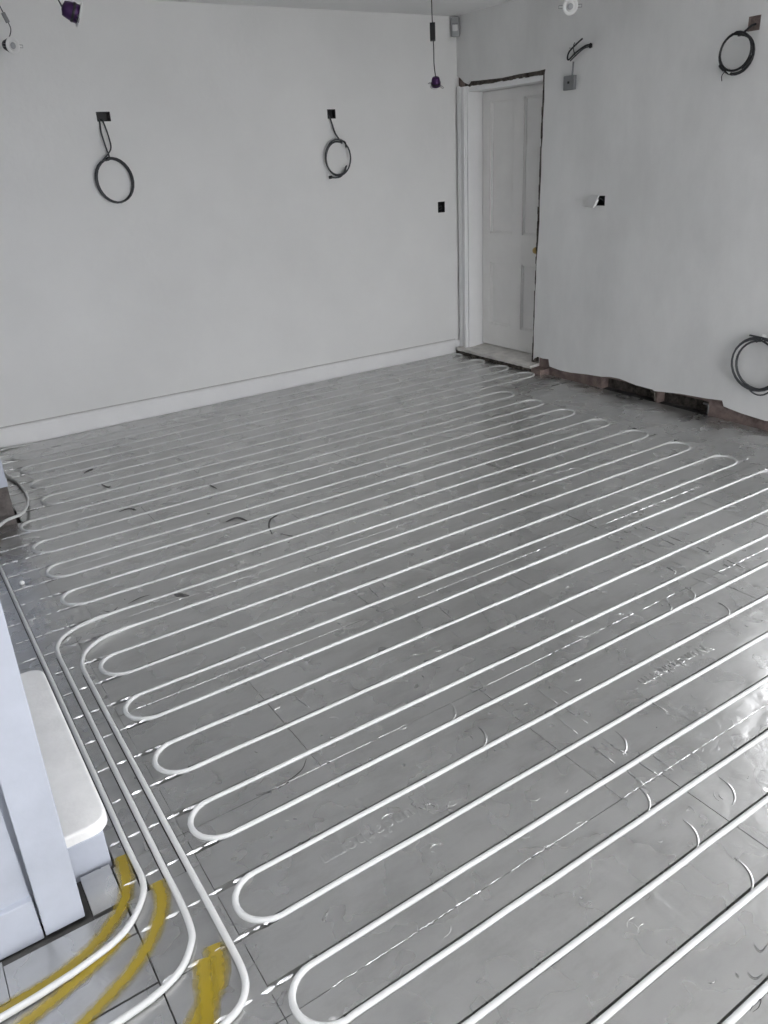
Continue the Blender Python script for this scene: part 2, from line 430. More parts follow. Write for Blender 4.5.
for a in ((SKY[0] + .05, SKY[1] - .05, SKY[2], SKY[2] + .05), (SKY[0] + .05, SKY[1] - .05, SKY[3] - .05, SKY[3])): rbox('added_skylight_end', *a, ZC + 0.08, ZC + 0.14, 'upvc')
rbox('pane', SKY[0] + .05, SKY[1] - .05, SKY[2] + .05, SKY[3] - .05, ZC + 0.105, ZC + 0.113, 'glass')
box('patio', -14, 18, -16, YR - 0.31, -0.3, -0.12, 'patio')['kind'] = 'structure'
box('ground', XR + 0.5, 18, YR - 0.3, 12, -0.3, -0.12, 'patio')['kind'] = 'structure'
# unseen pale wall, added outside to dim the side window's reflection on the floor
struct(box('added_outside_wall', 9.6, 9.9, -6.0, 12, -0.12, 3.4, mat('added_outside_wall_pale', (0.70, 0.70, 0.72), 0.9, noise=0.1, nscale=1.2)), 'unseen pale wall added outside the window to dim its reflection', 'wall')

# left side: pier with pilaster close to the camera, stepped back wall, far stub with bare brick foot
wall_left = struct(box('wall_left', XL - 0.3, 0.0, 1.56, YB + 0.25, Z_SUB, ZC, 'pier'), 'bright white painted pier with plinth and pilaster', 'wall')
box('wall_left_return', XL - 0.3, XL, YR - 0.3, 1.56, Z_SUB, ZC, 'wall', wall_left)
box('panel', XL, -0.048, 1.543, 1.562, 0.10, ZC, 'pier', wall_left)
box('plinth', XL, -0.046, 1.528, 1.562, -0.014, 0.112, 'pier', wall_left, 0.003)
bm = bmesh.new(); add_box(bm, -0.042, 0.048, 1.522, 1.60, -0.004, ZC, 0.0025)
for v in bm.verts: v.co.x += 0.02 * v.co.z     # it leans a little
from_bm('pilaster', bm, 'pier', wall_left)
box('gap_shade_strip', -0.05, 0.050, 1.550, 1.60, Z_SUB, 0.004, 'dark', wall_left)  # near-black strip, puts the shade of the gap under the pilaster into colour
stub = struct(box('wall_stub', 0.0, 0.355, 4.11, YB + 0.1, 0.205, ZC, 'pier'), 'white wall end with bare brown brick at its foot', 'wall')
bm = bmesh.new(); add_box(bm, 0.0, 0.352, 4.118, YB + 0.1, Z_SUB, 0.207)
from_bm('bare_foot', bm, mat('bare_brown_foot', (0.17, 0.15, 0.14), 0.95, color2=(0.07, 0.062, 0.058), nscale=16, bump=0.8, bscale=40), stub)

# stone step beside the pier
step = empty('stone_step', (0.08, 2.06, Z_SUB)); tag(step, 'cream stone step with rounded corners against the white pier', 'step')
bm = bmesh.new()
def rrect(x0, x1, y0, y1, r, n=5):
    out = []
    for cx, cy, a in ((x1 - r, y1 - r, 0), (x0 + r * 0.1, y1 - r * .1, 90), (x0 + r * 0.1, y0 + r * .1, 180), (x1 - r, y0 + r, 270)):
        rr = r if cx > (x0 + x1) / 2 else r * 0.1
        for i in range(n + 1):
            t = math.radians(a + 90 * i / n); out.append((cx + rr * math.cos(t), cy + rr * math.sin(t)))
    return out
o2 = rrect(0.001, 0.168, 1.655, 2.475, 0.048)
b_, t_ = [], []
f1 = bm.faces.new([bm.verts.new((x - 0.08, y - 2.06, 0.094 - Z_SUB)) for x, y in o2])
ex = bmesh.ops.extrude_face_region(bm, geom=[f1])
bmesh.ops.translate(bm, vec=(0, 0, 0.032), verts=[g for g in ex['geom'] if isinstance(g, bmesh.types.BMVert)])
topf = [f for f in bm.faces if all(v.co.z > 0.12 for v in f.verts)]
bmesh.ops.bevel(bm, geom=list({e for f in topf for e in f.edges}), offset=0.008, segments=3, affect='EDGES', profile=0.5)
from_bm('tread', bm, 'stone', step)
bm = bmesh.new(); add_box(bm, -0.079, 0.066, 1.652 - 2.06, 2.46 - 2.06, 0, 0.094 - Z_SUB, 0.003)
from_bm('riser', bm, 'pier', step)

# ------------------------------------------------------------------ door
XD = 4.50
door = empty('door_1', (XD, 4.95, 0.07)); struct(door, 'aged cream four-panel door set back in the right wall', 'door')
def dbox(nm, y0, y1, z0, z1, x0, x1, mt='door', bev=0.0, parent=None):
    bm = bmesh.new(); add_box(bm, x0 - XD, x1 - XD, y0 - 4.95, y1 - 4.95, z0 - 0.07, z1 - 0.07, bev)
    return from_bm(nm, bm, mt, parent or door)
Y0, Y1 = 4.52, 5.352
cols = [(4.625, 4.873), (4.986, 5.258)]
rows = [(0.255, 0.772), (1.0, 1.975)]
dbox('stile', Y0, cols[0][0], 0.075, 2.045, XD, XD + 0.04)
dbox('stile', cols[0][1], cols[1][0], 0.075, 2.045, XD, XD + 0.04)
dbox('stile', cols[1][1], Y1, 0.075, 2.045, XD, XD + 0.04)
for c in cols:
    for z0, z1 in ((0.075, rows[0][0]), (rows[0][1], rows[1][0]), (rows[1][1], 2.045)):
        dbox('rail', c[0], c[1], z0, z1, XD + 0.0005, XD + 0.04)
    for z0, z1 in rows:
        p_ = dbox('panel', c[0], c[1], z0, z1, XD + 0.016, XD + 0.032)
        for a in ((c[0], c[0] + 0.014, z0, z1), (c[1] - 0.014, c[1], z0, z1), (c[0], c[1], z0, z0 + 0.014), (c[0], c[1], z1 - 0.014, z1)):
            bm = bmesh.new(); add_box(bm, 0.007, 0.017, a[0] - 4.95, a[1] - 4.95, a[2] - 0.07, a[3] - 0.07, 0.003)
            from_bm('moulding', bm, 'door', p_)
kn = lathe('door_knob', [(0.008, 0), (0.008, 0.03), (0.02, 0.036), (0.026, 0.05), (0.02, 0.064), (0.006, 0.068)], mat('brass', (0.42, 0.30, 0.12), 0.35, 0.9), door, 16, Matrix.Translation((0, 4.66 - 4.95, 0.9 - 0.07)) @ Matrix.Rotation(math.radians(-90), 4, 'Y'))
# frame: lining, stop, stepped architrave
frame = struct(empty('trim_1', (XR, 5.39, 0.05)), 'painted door lining and stepped architrave beside the room corner', 'door frame')
def fbox(nm, x0, x1, y0, y1, z0, z1, mt='white', bev=0.0):
    bm = bmesh.new(); add_box(bm, x0 - XR, x1 - XR, y0 - 5.39, y1 - 5.39, z0 - 0.05, z1 - 0.05, bev); return from_bm(nm, bm, mt, frame)
fbox('lining', XR + 0.002, XR + 0.26, 5.357, 5.425, 0.03, 2.09)
fbox('lining', XR + 0.03, XR + 0.26, 4.47, 4.515, 0.03, 2.09)
fbox('lining_head', XR + 0.012, XR + 0.26, 4.50, 5.357, 2.049, 2.088)
fbox('door_stop', XD + 0.041, XD + 0.055, 4.51, 5.357, 1.99, 2.05)
fbox('architrave', XR - 0.012, XR + 0.02, 5.372, 5.47, 0.05, 2.088, bev=0.003)
fbox('architrave_bead', XR - 0.024, XR - 0.010, 5.376, 5.394, 0.05, 2.083, bev=0.004)
fbox('architrave_bead', XR - 0.020, XR - 0.010, 5.432, 5.466, 0.05, 2.095, bev=0.004)
# sill: dusty worn step with ragged front edge
bm = bmesh.new(); n = 24; top, bot = [], []
L0 = [bm.verts.new((XD + 0.06, 4.50 + 0.935 * i / n, 0.066)) for i in range(n + 1)]
L1 = [bm.verts.new((4.272 + random.uniform(-0.004, 0.006), 4.50 + 0.935 * i / n, 0.050 + random.uniform(-0.004, 0.003))) for i in range(n + 1)]
L2 = [bm.verts.new((4.280 + random.uniform(-0.004, 0.004), 4.50 + 0.935 * i / n, 0.026)) for i in range(n + 1)]
L3 = [bm.verts.new((XD + 0.06, 4.50 + 0.935 * i / n, 0.026)) for i in range(n + 1)]
for a, b in ((L0, L1), (L1, L2), (L2, L3), (L3, L0)):
    for i in range(n): bm.faces.new((a[i], a[i + 1], b[i + 1], b[i]))
for i in (0, n): bm.faces.new((L0[i], L1[i], L2[i], L3[i]))
sill = struct(from_bm('trim_2', bm, 'sill'), 'dusty worn door sill with a ragged front edge', 'door sill')
bm = bmesh.new()
for i in range(20):
    y0 = 4.50 + i * 0.048; add_box(bm, 4.280 + random.uniform(-.006, .008), 4.5, y0, y0 + 0.047, Z_SUB, 0.027)
from_bm('rubble_bed', bm, 'mortar', sill)
box('hall_wall', XR + 0.40, XR + 0.43, 4.2, YB + 0.25, Z_SUB, ZC, 'wall', wall_right)

# ------------------------------------------------------------------ heating boards (children of the floor)
T = 0.022
def row_y(k): return ROW0 - k * PITCH
def board_mesh(lx, ly, grooves):
    """Foil board with half-round channels along x at the given local y."""
    prof = [(0, 0)]
    for g in sorted(grooves):
        w, d = 0.0108, 0.0165
        prof += [(g - w, 0), (g - w + 0.0012, -0.008), (g - 0.006, -d), (g + 0.006, -d), (g + w - 0.0012, -0.008), (g + w, 0)]
    prof += [(ly, 0), (ly, -T), (0, -T)]
    bm = bmesh.new()
    a = [bm.verts.new((0, y, z)) for y, z in prof]; b = [bm.verts.new((lx, y, z)) for y, z in prof]
    n = len(prof)
    for i in range(n): bm.faces.new((a[i], b[i], b[(i + 1) % n], a[(i + 1) % n]))
    bm.faces.new(a); bm.faces.new(b)
    bmesh.ops.recalc_face_normals(bm, faces=bm.faces[:])
    me = bpy.data.meshes.new('heating_board'); bm.to_mesh(me); bm.free(); me.materials.append(MT['foil'])
    return me
cache = {}
def board(x0, x1, y0, y1, grooved=True, gap=0.0009, dz=None):
    x0 += gap; x1 -= gap; y0 += gap; y1 -= gap
    gs = tuple(round(row_y(k) - y0, 4) for k in range(-21, 30) if grooved and y0 + 0.02 < row_y(k) < y1 - 0.02)
    key = (round(x1 - x0, 4), round(y1 - y0, 4), gs)
    if key not in cache: cache[key] = board_mesh(x1 - x0, y1 - y0, gs)
    o = link('heating_board', cache[key], None, floor)
    o.location = (x0, y0, -0.0008 + (random.uniform(-0.0005, 0.0005) if dz is None else dz))
    return o
joints = [row_y(k) for k in (21.5, 17.5, 13.5, 9.5, 5.5, 1.5, -2.5, -6.5, -10.5, -14.5, -18.5)] + [YB - 0.022]
firstx = [1.35, 0.75, 1.95 - 1.2, 1.35, 0.75, 1.35, 1.515, 0.93, 1.35, 0.813, 1.51]
firstx = dict(zip(range(11), [1.35, 0.75, 1.51, 1.35, 0.752, 1.352, 1.515, 0.93, 1.352, 0.813, 1.51]))
for i in range(11):
    y0, y1 = joints[i], joints[i + 1]
    left = 0.330 if y0 < 4.0 else 0.375
    right = 4.325 if y0 < 4.2 else 4.268
    xs = [left]; x = firstx[i]
    while x < right - 0.12:
        if x > left + 0.05: xs.append(x)
        x += 1.2
    xs.append(right)
    if y0 < 4.0:        # plain foil beyond the last return bends
        xs = [x for x in xs if x < 3.6] + [3.80, right]
    for a, b in zip(xs, xs[1:]): board(a, b, y0, y1, a < 3.79)
# strip boards between the three feed pipes beside the pier
HX = (0.192, 0.248, 0.301)
g = 0.0100
zones = [(1.50, 1.622), (1.622, 2.222), (2.222, 2.53)]
for y0, y1 in zones:
    xl = 0.151 if y0 > 1.6 else 0.142
    for a, b in ((xl, HX[0] - g), (HX[0] + g, HX[1] - g), (HX[1] + g, HX[2] - g), (HX[2] + g, 0.330)):
        board(a, b, y0, y1, False, 0.0004)
for a, b in ((0.004, HX[0] - g), (HX[0] + g, HX[1] - g), (HX[1] + g, 0.330)): board(a, b, 2.53, 2.70, False, 0.0004)
for y0, y1 in ((2.70, 3.422), (3.422, 3.85)):
    board(0.004, HX[0] - g, y0, y1, False, 0.0004); board(HX[0] + g, 0.330, y0, y1, False, 0.0004)
board(0.004, 0.330, 3.85, 4.022, False); board(0.004, 0.372, 4.022, 4.108, False)
# loose cut pieces in front of the pier, open gap left along its foot
board(0.064, 0.138, 1.507, 1.640, False, 0.0006, 0.0015)
board(-0.14, 0.137, 1.402, 1.496, False, 0.001, 0.0008)
board(XL + 0.01, -0.14, 1.402, 1.512, False, 0.001, 0.0)
board(0.140, 0.330, 1.24, 1.50, False, 0.001, 0.0)
board(XL + 0.01, 0.139, 1.255, 1.400, False, 0.0015, 0.0)
board(0.140, 0.330, 1.022, 1.24, False, 0.001, 0.0)
board(XL + 0.01, 0.139, 1.022, 1.253, False, 0.0015, 0.0)
for y0, y1 in zip(joints[:4], joints[1:4]): board(XL + 0.01, 0.330, y0, y1, False)

# creased foil over the unused channels and torn tape along the joints
def crease(name, runs, w, zmax, mt='crease'):
    bm = bmesh.new()
    for x0, x1, y in runs:
        x = x0
        while x < x1 - 0.006:
            ln = min(random.uniform(0.018, 0.06), x1 - x); n = max(2, int(ln / 0.008))
            prev = None; ww = w * random.uniform(0.6, 1.0)
            for i in range(n + 1):
                t = i / n; s = math.sin(math.pi * t) ** 0.4 if 0 < t < 1 else 0.25
                hgt = 0.0006 + zmax * s * random.uniform(0.2, 1.0)
                yy = y + random.uniform(-0.0012, 0.0012)
                cur = [bm.verts.new((x + ln * t, yy + ww * s * q / 2, 0.0007 + (hgt if q == 0 else 0))) for q in (-1, 0, 1)]
                if prev:
                    for k in (0, 1): bm.faces.new((prev[k], cur[k], cur[k + 1], prev[k + 1]))
                prev = cur
            x += ln + (random.uniform(0.003, 0.012) if random.random() < 0.85 else random.uniform(0.02, 0.05))
    return from_bm(name, bm, mt, floor)
for k in range(-11, 10):
    y = row_y(k)
    if y > 4.0: continue
    a0 = 0.155 if 1.65 < y < 2.48 else (0.02 if y > 2.48 else 0.145)
    xe = 0.40
    runs = []
    segs = [a0] + [h for h in HX if (y < 2.6 or h < 0.2)] + [xe]
    if y > 3.9: segs = [a0, xe]
    for s0, s1 in zip(segs, segs[1:]):
        lo = s0 + (0.011 if s0 in HX else 0); hi = s1 - (0.011 if s1 in HX else 0)
        if hi - lo > 0.015: runs.append((lo, hi, y))
    if y < 1.5: runs = [(r[0], r[1], y) for r in runs if r[1] > 0.17]
    if runs: crease('foil_crease', runs, 0.012, 0.0045)
for k in range(-18, 3):
    y = row_y(k)
    if y > 4.1: runs = [(4.10, 4.2, y)] if random.random() < 0.3 else []
    else: runs = [(3.75, 3.75 + random.choice((0.08, 0.14, 0.3)), y)]
    if runs: crease('foil_crease', runs, 0.007, 0.0015)
for i, j in enumerate(joints[1:-1]):
    runs = [(random.uniform(0.36, 0.6), random.uniform(0.8, 1.3), j), (random.uniform(1.35, 1.6), random.uniform(1.9, 2.6), j)]
    if i in (3, 4, 5): runs += [(2.62, 3.3, j)]
    crease('joint_tape', runs, 0.0032, 0.0006)

# embossed lettering on the foil (reads from the far side of the room)
def lettering(x, y, size, rot):
    cu = bpy.data.curves.new('lettering', 'FONT'); cu.body = 'Wundatherm'; cu.size = size; cu.extrude = 0.0004; cu.bevel_depth = 0.0009; cu.bevel_resolution = 0
    cu.align_x = 'CENTER'; cu.align_y = 'CENTER'; cu.space_character = 1.08; cu.resolution_u = 3
    tmp = bpy.data.objects.new('tmp', cu); COL.objects.link(tmp)
    dg = bpy.context.evaluated_depsgraph_get(); dg.update()
    me = bpy.data.meshes.new_from_object(tmp.evaluated_get(dg)); me.name = 'embossed_lettering'
    bpy.data.objects.remove(tmp); me.materials.clear(); me.materials.append(MT['foil'])
    o = link('embossed_lettering', me, None, floor); o.location = (x, y, 0.0003); o.rotation_euler = (0, 0, rot)
    return o
t0 = lettering(1.965, 1.325, 0.060, math.pi)
for x, y in ((0.76, 1.322), (3.15, 1.322)):
    o = link('embossed_lettering', t0.data, None, floor); o.location = (x, y, 0.0002); o.rotation_euler = (0, 0, math.pi); o.scale = (1, 1, 0.38)

# pressed return-bend arcs and cross ribs under the foil
bm = bmesh.new()
pts = [(0.075 * math.cos(t), 0.075 * math.sin(t), 0.0) for t in [math.radians(6 - 7 * i) for i in range(13)]]
sweep(bm, pts, lambda t: 0.0012 + 0.0026 * math.sin(math.pi * t) ** 0.7, 6)
for v in bm.verts: v.co.z *= 0.55
me_arc = bpy.data.meshes.new('pressed_arc'); bm.to_mesh(me_arc); bm.free(); me_arc.materials.append(MT['foil'])
arcs = [(1.345, row_y(k)) for k in (10, 11, 12)] + [(2.340, row_y(k)) for k in (6, 7)] + [(1.155, row_y(k)) for k in (7, 6)] + [(1.47, row_y(8.75)), (2.20, row_y(6)), (1.55, row_y(10.75))]
for x, y in arcs:
    o = link('pressed_arc', me_arc, None, floor); o.location = (x, y + PITCH / 2, 0.0)
rd = random.Random(4)
for i in range(70):     # small dents and creases pressed into the foil by tools and knees
    kk = rd.randint(3, 13); x = rd.uniform(0.5, 2.7) if kk < 8 else rd.uniform(0.4, 1.9)
    o = link('pressed_dent', me_arc, None, floor); o.location = (x, row_y(kk + rd.uniform(0.3, 0.7)), 0.0)
    sc = rd.uniform(0.10, 0.34); o.scale = (sc, sc, 0.6); o.rotation_euler = (0, 0, rd.uniform(0, 6.28))
bm = bmesh.new(); sweep(bm, [(0, -0.045, 0), (0.001, -0.02, 0), (-0.001, 0.015, 0), (0, 0.045, 0)], lambda t: 0.0008 + 0.0022 * math.sin(math.pi * t), 6)
for v in bm.verts: v.co.z *= 0.6
me_rib = bpy.data.meshes.new('pressed_rib'); bm.to_mesh(me_rib); bm.free(); me_rib.materials.append(MT['foil'])
ribs = [(1.442, 9.27), (1.498, 9.25), (1.55, 9.3), (1.492, 8.5), (1.44, 8.5), (1.74, 8.14), (1.50, 6.6), (1.505, 7.4), (1.56, 6.5), (1.45, 7.5)]
for x in (2.50, 2.56, 2.62, 2.69, 2.74): ribs += [(x + random.uniform(-.01, .01), k + 0.5) for k in (2, 3, 4, 5)]
for x in (1.42, 1.48, 1.55, 0.84, 0.9): ribs += [(x + random.uniform(-.01, .01), k + 0.5) for k in (0, 1, 2, 3) if random.random() < 0.6]
for x, k in ribs:
    o = link('pressed_rib', me_rib, None, floor); o.location = (x, row_y(k), 0.0); o.rotation_euler = (0, 0, random.uniform(-0.15, 0.15))

# yellow spray marks
RZ = [0.0026]
def ribbon(pts, w):
    RZ[0] += 0.0004; w = (w[0] * 1.25, w[1] * 1.25)
    P = spline([(x, y, 0) for x, y in pts], 6); bm = bmesh.new(); uvl = bm.loops.layers.uv.new('UVMap'); prev = None
    n = len(P)
    for i, p in enumerate(P):
        t = (P[min(i + 1, n - 1)] - P[max(i - 1, 0)]).normalized(); q = Vector((-t.y, t.x, 0))
        ww = w[0] + (w[1] - w[0]) * i / (n - 1)
        cur = (bm.verts.new(p + q * ww / 2 + Vector((0, 0, RZ[0]))), bm.verts.new(p - q * ww / 2 + Vector((0, 0, RZ[0]))))
        if prev:
            f = bm.faces.new((prev[0], cur[0], cur[1], prev[1]))
            for l, uv in zip(f.loops, ((0, 0.02), (0, 0.02), (0, 0.98), (0, 0.98))): l[uvl].uv = uv
        prev = cur
    me = bpy.data.meshes.new('paint_stroke'); bmesh.ops.recalc_face_normals(bm, faces=bm.faces[:]); bm.to_mesh(me); bm.free()
    o = link('paint_stroke', me, 'yellow', floor); o['label'] = 'yellow spray paint stroke'; return o
ribbon([(0.171, 1.645), (0.165, 1.595), (0.157, 1.552), (0.135, 1.50), (0.089, 1.455), (0.034, 1.421), (-0.038, 1.397), (-0.109, 1.390), (-0.20, 1.383)], (0.036, 0.034))
ribbon([(0.115, 1.415), (0.046, 1.380), (-0.033, 1.354), (-0.113, 1.331), (-0.2, 1.315)], (0.030, 0.036))
ribbon([(0.221, 1.51), (0.218, 1.47), (0.204, 1.426), (0.153, 1.357), (0.093, 1.311), (0.026, 1.278), (-0.02, 1.258), (-0.09, 1.235)], (0.038, 0.032))
ribbon([(0.270, 1.265), (0.260, 1.21), (0.238, 1.172), (0.190, 1.132), (0.14, 1.09)], (0.046, 0.046))
ribbon([(0.240, 1.245), (0.222, 1.195), (0.206, 1.134), (0.176, 1.08)], (0.046, 0.044))

# scuffs and pen squiggles on the foil
def mark(pts, w, mt, nm):
    P = spline([(x, y, 0) for x, y in pts], 5); bm = bmesh.new(); prev = None; n = len(P)
    for i, p in enumerate(P):
        t = (P[min(i + 1, n - 1)] - P[max(i - 1, 0)]).normalized(); q = Vector((-t.y, t.x, 0))
        ww = w * (0.25 + 0.75 * math.sin(math.pi * (i + 0.3) / (n - 0.4)))
        cur = (bm.verts.new(p + q * ww / 2 + Vector((0, 0, 0.0012))), bm.verts.new(p - q * ww / 2 + Vector((0, 0, 0.0012))))
        if prev: bm.faces.new((prev[0], cur[0], cur[1], prev[1]))
        prev = cur
    return from_bm(nm, bm, mt, floor)
scuff = mat('scuff_dirt', (0.16, 0.155, 0.15), 0.7, 0.3, noise=0.4, nscale=30)
for L, w in (([(0.817, 4.629), (0.859, 4.657), (0.878, 4.662)], 0.02), ([(0.85, 4.376), (0.864, 4.306), (0.887, 4.305)], 0.012), ([(0.816, 3.902), (0.866, 3.91), (0.896, 3.869)], 0.014),
             ([(1.334, 3.962), (1.339, 3.9), (1.345, 3.857)], 0.012), ([(1.211, 3.415), (1.274, 3.424), (1.299, 3.357)], 0.022), ([(1.216, 3.351), (1.262, 3.358)], 0.014),
             ([(0.571, 2.923), (0.626, 2.94), (0.668, 2.938)], 0.007), ([(0.471, 2.933), (0.499, 2.901), (0.53, 2.926)], 0.006), ([(0.751, 2.875), (0.773, 2.855), (0.797, 2.825)], 0.022),
             ([(1.332, 3.14), (1.356, 3.225), (1.404, 3.3), (1.463, 3.329)], 0.010), ([(1.363, 3.115), (1.39, 3.064), (1.407, 3.036)], 0.008), ([(0.547, 1.632), (0.601, 1.621), (0.69, 1.638), (0.732, 1.675)], 0.004)):
    mark(L, w, scuff, 'scuff_mark')
for L in ([(1.251, 0.568), (1.245, 0.556), (1.249, 0.548), (1.275, 0.550)], [(1.159, 0.551), (1.157, 0.540)], [(1.181, 0.537), (1.179, 0.525), (1.185, 0.518), (1.205, 0.516)], [(1.110, 0.484), (1.132, 0.489), (1.15, 0.486), (1.132, 0.479), (1.113, 0.480)]):
    mark(L, 0.0018, 'black', 'pen_mark')

# ------------------------------------------------------------------ heating pipes
PR = 0.0080
def straight(a, b, step=0.12):
    a, b = Vector(a), Vector(b); n = max(1, int((b - a).length / step))
    return [a + (b - a) * i / n for i in range(n)]
def row(k, xa, xb):
    y = row_y(k) - 0.0018; z = -0.0034
    pts = straight((xa, y, z), (xb, y, z), 0.14)
    out = []
    for i, p in enumerate(pts):
        out.append(p + Vector((0, random.uniform(-0.0011, 0.0009), random.uniform(-0.0008, 0.0014))))
    return out
def uturn(k0, k1, xt, side):
    """Half circle joining two rows; xt is the outermost x, side +1 right, -1 left."""
    y0, y1 = row_y(k0) - 0.0018, row_y(k1) - 0.0018
    r = abs(y1 - y0) / 2; cx = xt - side * (r + 0.004); cy = (y0 + y1) / 2; s = 1 if y0 > y1 else -1
    out = []
    for i in range(13):
        t = math.pi * i / 12
        z = -0.0034 + 0.0048 * math.sin(t) ** 0.5
        out.append(Vector((cx + side * r * math.sin(t) * 1.05, cy + s * r * math.cos(t), z)))
    return out, cx
def serpentine(ks, leftx, rightx, start_x, first_dir, last_x):
    pts = []; x = start_x; d = first_dir
    for i, k in enumerate(ks):
        if i + 1 < len(ks):
            xt = rightx(k) if d > 0 else leftx(k)
            arc, cx = uturn(k, ks[i + 1], xt, d)
            pts += row(k, x, cx) + arc; x = cx - d * 0.02
        else:
            pts += row(k, x, last_x)
        d = -d
    return pts
rx = lambda k: 4.260 if k <= -13 else 3.776
lx = lambda k: 0.515 if k <= -12 else 0.354

# circuit feeding the far half of the room
far = spline([(-1.19, 1.19, 0.009), (-0.6, 1.2, 0.009), (-0.1, 1.205, 0.009), (0.042, 1.211, 0.009), (0.131, 1.223, 0.009), (0.192, 1.249, 0.009), (0.231, 1.295, 0.009), (0.243, 1.333, 0.0085), (0.248, 1.407, 0.006), (0.248, 1.52, 0.005)], 5)
far += straight((0.248, 1.6, 0.004), (0.248, 2.62, 0.004))
far += spline([(0.248, 2.66, 0.005), (0.249, 2.71, 0.005), (0.256, 2.76, 0.008), (0.290, 2.82, 0.0085), (0.362, 2.862, 0.007), (0.442, 2.885, 0.003), (0.54, row_y(-3), -0.003)], 5)
far += serpentine(list(range(-3, -21, -1)), lx, rx, 0.60, 1, 0.62)
far += spline([(0.60, row_y(-20) - .002, 0.002), (0.52, row_y(-20) - .006, 0.008), (0.46, 5.40, 0.009), (0.432, 5.32, 0.009), (0.428, 5.1, 0.009), (0.431, 4.857, 0.009), (0.455, 4.731, 0.009), (0.466, 4.56, 0.009), (0.458, 4.40, 0.010), (0.435, 4.28, 0.02), (0.395, 4.13, 0.042), (0.355, 4.075, 0.052), (0.29, 4.035, 0.055), (0.225, 3.96, 0.04), (0.196, 3.86, 0.012), (0.192, 3.78, 0.005)], 5)
far += straight((0.192, 3.7, 0.004), (0.192, 1.70, 0.004))
far += spline([(0.192, 1.66, 0.005), (0.193, 1.60, 0.005), (0.192, 1.53, 0.009), (0.177, 1.481, 0.010), (0.133, 1.428, 0.010), (0.085, 1.400, 0.010), (0.02, 1.384, 0.010), (-0.043, 1.374, 0.010), (-0.167, 1.364, 0.010), (-0.6, 1.35, 0.010), (-1.19, 1.34, 0.010)], 5)
bm = bmesh.new(); sweep(bm, far, PR, 10)
tag(from_bm('heating_pipe', bm, 'pipe'), 'white heating pipe snaking back and forth over the far half of the floor', 'pipe', 'underfloor heating circuits')
# circuit feeding the near half
near = spline([(-1.19, 1.05, 0.009), (-0.3, 1.06, 0.009), (0.1, 1.062, 0.009), (0.18, 1.068, 0.009), (0.227, 1.080, 0.009), (0.262, 1.094, 0.009), (0.288, 1.124, 0.009), (0.299, 1.165, 0.009), (0.301, 1.24, 0.0085), (0.301, 1.40, 0.007), (0.301, 1.54, 0.005)], 5)
near += straight((0.301, 1.62, 0.004), (0.301, 2.46, 0.004))
near += spline([(0.301, 2.50, 0.005), (0.302, 2.56, 0.005), (0.312, 2.61, 0.008), (0.340, 2.665, 0.0085), (0.403, 2.715, 0.007), (0.486, 2.738, 0.003), (0.58, row_y(-2), -0.003)], 5)
near += serpentine(list(range(-2, 23)), lx, rx, 0.64, 1, 3.6)
bm = bmesh.new(); sweep(bm, near, PR, 10)
tag(from_bm('heating_pipe', bm, 'pipe'), 'white heating pipe snaking over the near half of the floor towards the viewer', 'pipe', 'underfloor heating circuits')

# small white plug lying by the left edge of the floor
lathe_o = lathe('plastic_plug', [(0.004, 0), (0.010, 0.002), (0.011, 0.010), (0.007, 0.016), (0.003, 0.017)], 'plate', None, 12)
lathe_o.location = (0.245, 3.39, 0.0002); tag(lathe_o, 'tiny white plastic plug lying on the foil near the left edge', 'plug')

# ------------------------------------------------------------------ wall boxes, cables, fittings
def back_box(name, u0, u1, v0, v1, face, depth, axis, mt, label, cat='back box'):
    """Open metal box sunk in the wall. axis 'y' in the back wall, 'x' in the right wall."""
    bm = bmesh.new(); t = 0.002; e = 0.0006
    u0 += e; u1 -= e; v0 += e; v1 -= e
    def b(a0, a1, c0, c1, d0, d1):
        if axis == 'y': add_box(bm, a0, a1, face + d0, face + d1, c0, c1)
        else: add_box(bm, face + d0, face + d1, a0, a1, c0, c1)
    b(u0, u1, v0, v1, depth - t, depth)
    b(u0, u0 + t, v0, v1, 0.001, depth - t); b(u1 - t, u1, v0, v1, 0.001, depth - t)
    b(u0 + t, u1 - t, v0, v0 + t, 0.001, depth - t); b(u0 + t, u1 - t, v1 - t, v1, 0.001, depth - t)
    c = Vector(((u0 + u1) / 2, face, v0) if axis == 'y' else (face, (u0 + u1) / 2, v0))
    bmesh.ops.transform(bm, matrix=Matrix.Translation(-c), verts=bm.verts[:])
    e_ = empty(name, c); tag(e_, label, cat)
    from_bm('shell', bm, mt, e_)
    for s in (-1, 1):       # fixing lugs
        bm = bmesh.new()
        um = (u0 + u1) / 2 + s * ((u1 - u0) / 2 - 0.007); vm = (v0 + v1) / 2
        if axis == 'y': add_box(bm, um - 0.004, um + 0.004, face + 0.004, face + 0.006, vm - 0.005, vm + 0.005)
        else: add_box(bm, face + 0.004, face + 0.006, um - 0.004, um + 0.004, vm - 0.005, vm + 0.005)
        bmesh.ops.transform(bm, matrix=Matrix.Translation(-c), verts=bm.verts[:])
        from_bm('lug', bm, mt, e_)
    return e_
back_box('back_box', *BOX1[:2], *BOX1[2:], YB, 0.045, 'y', 'black', 'wide black sunken box above the left cable coil on the back wall')
back_box('back_box', *BOX2[:2], *BOX2[2:], YB, 0.045, 'y', 'black', 'square black sunken box above the right cable coil on the back wall')
b3 = back_box('back_box', *BOX3[:2], *BOX3[2:], YB, 0.045, 'y', 'black', 'small black sunken box on the back wall near the door')
bm = bmesh.new(); sweep(bm, spline([(-0.012, 0.04, 0.03), (0.004, 0.012, 0.05), (0.012, 0.010, 0.03), (-0.004, 0.03, 0.02)], 5), 0.003, 6); from_bm('wire_tail', bm, 'cable', b3)
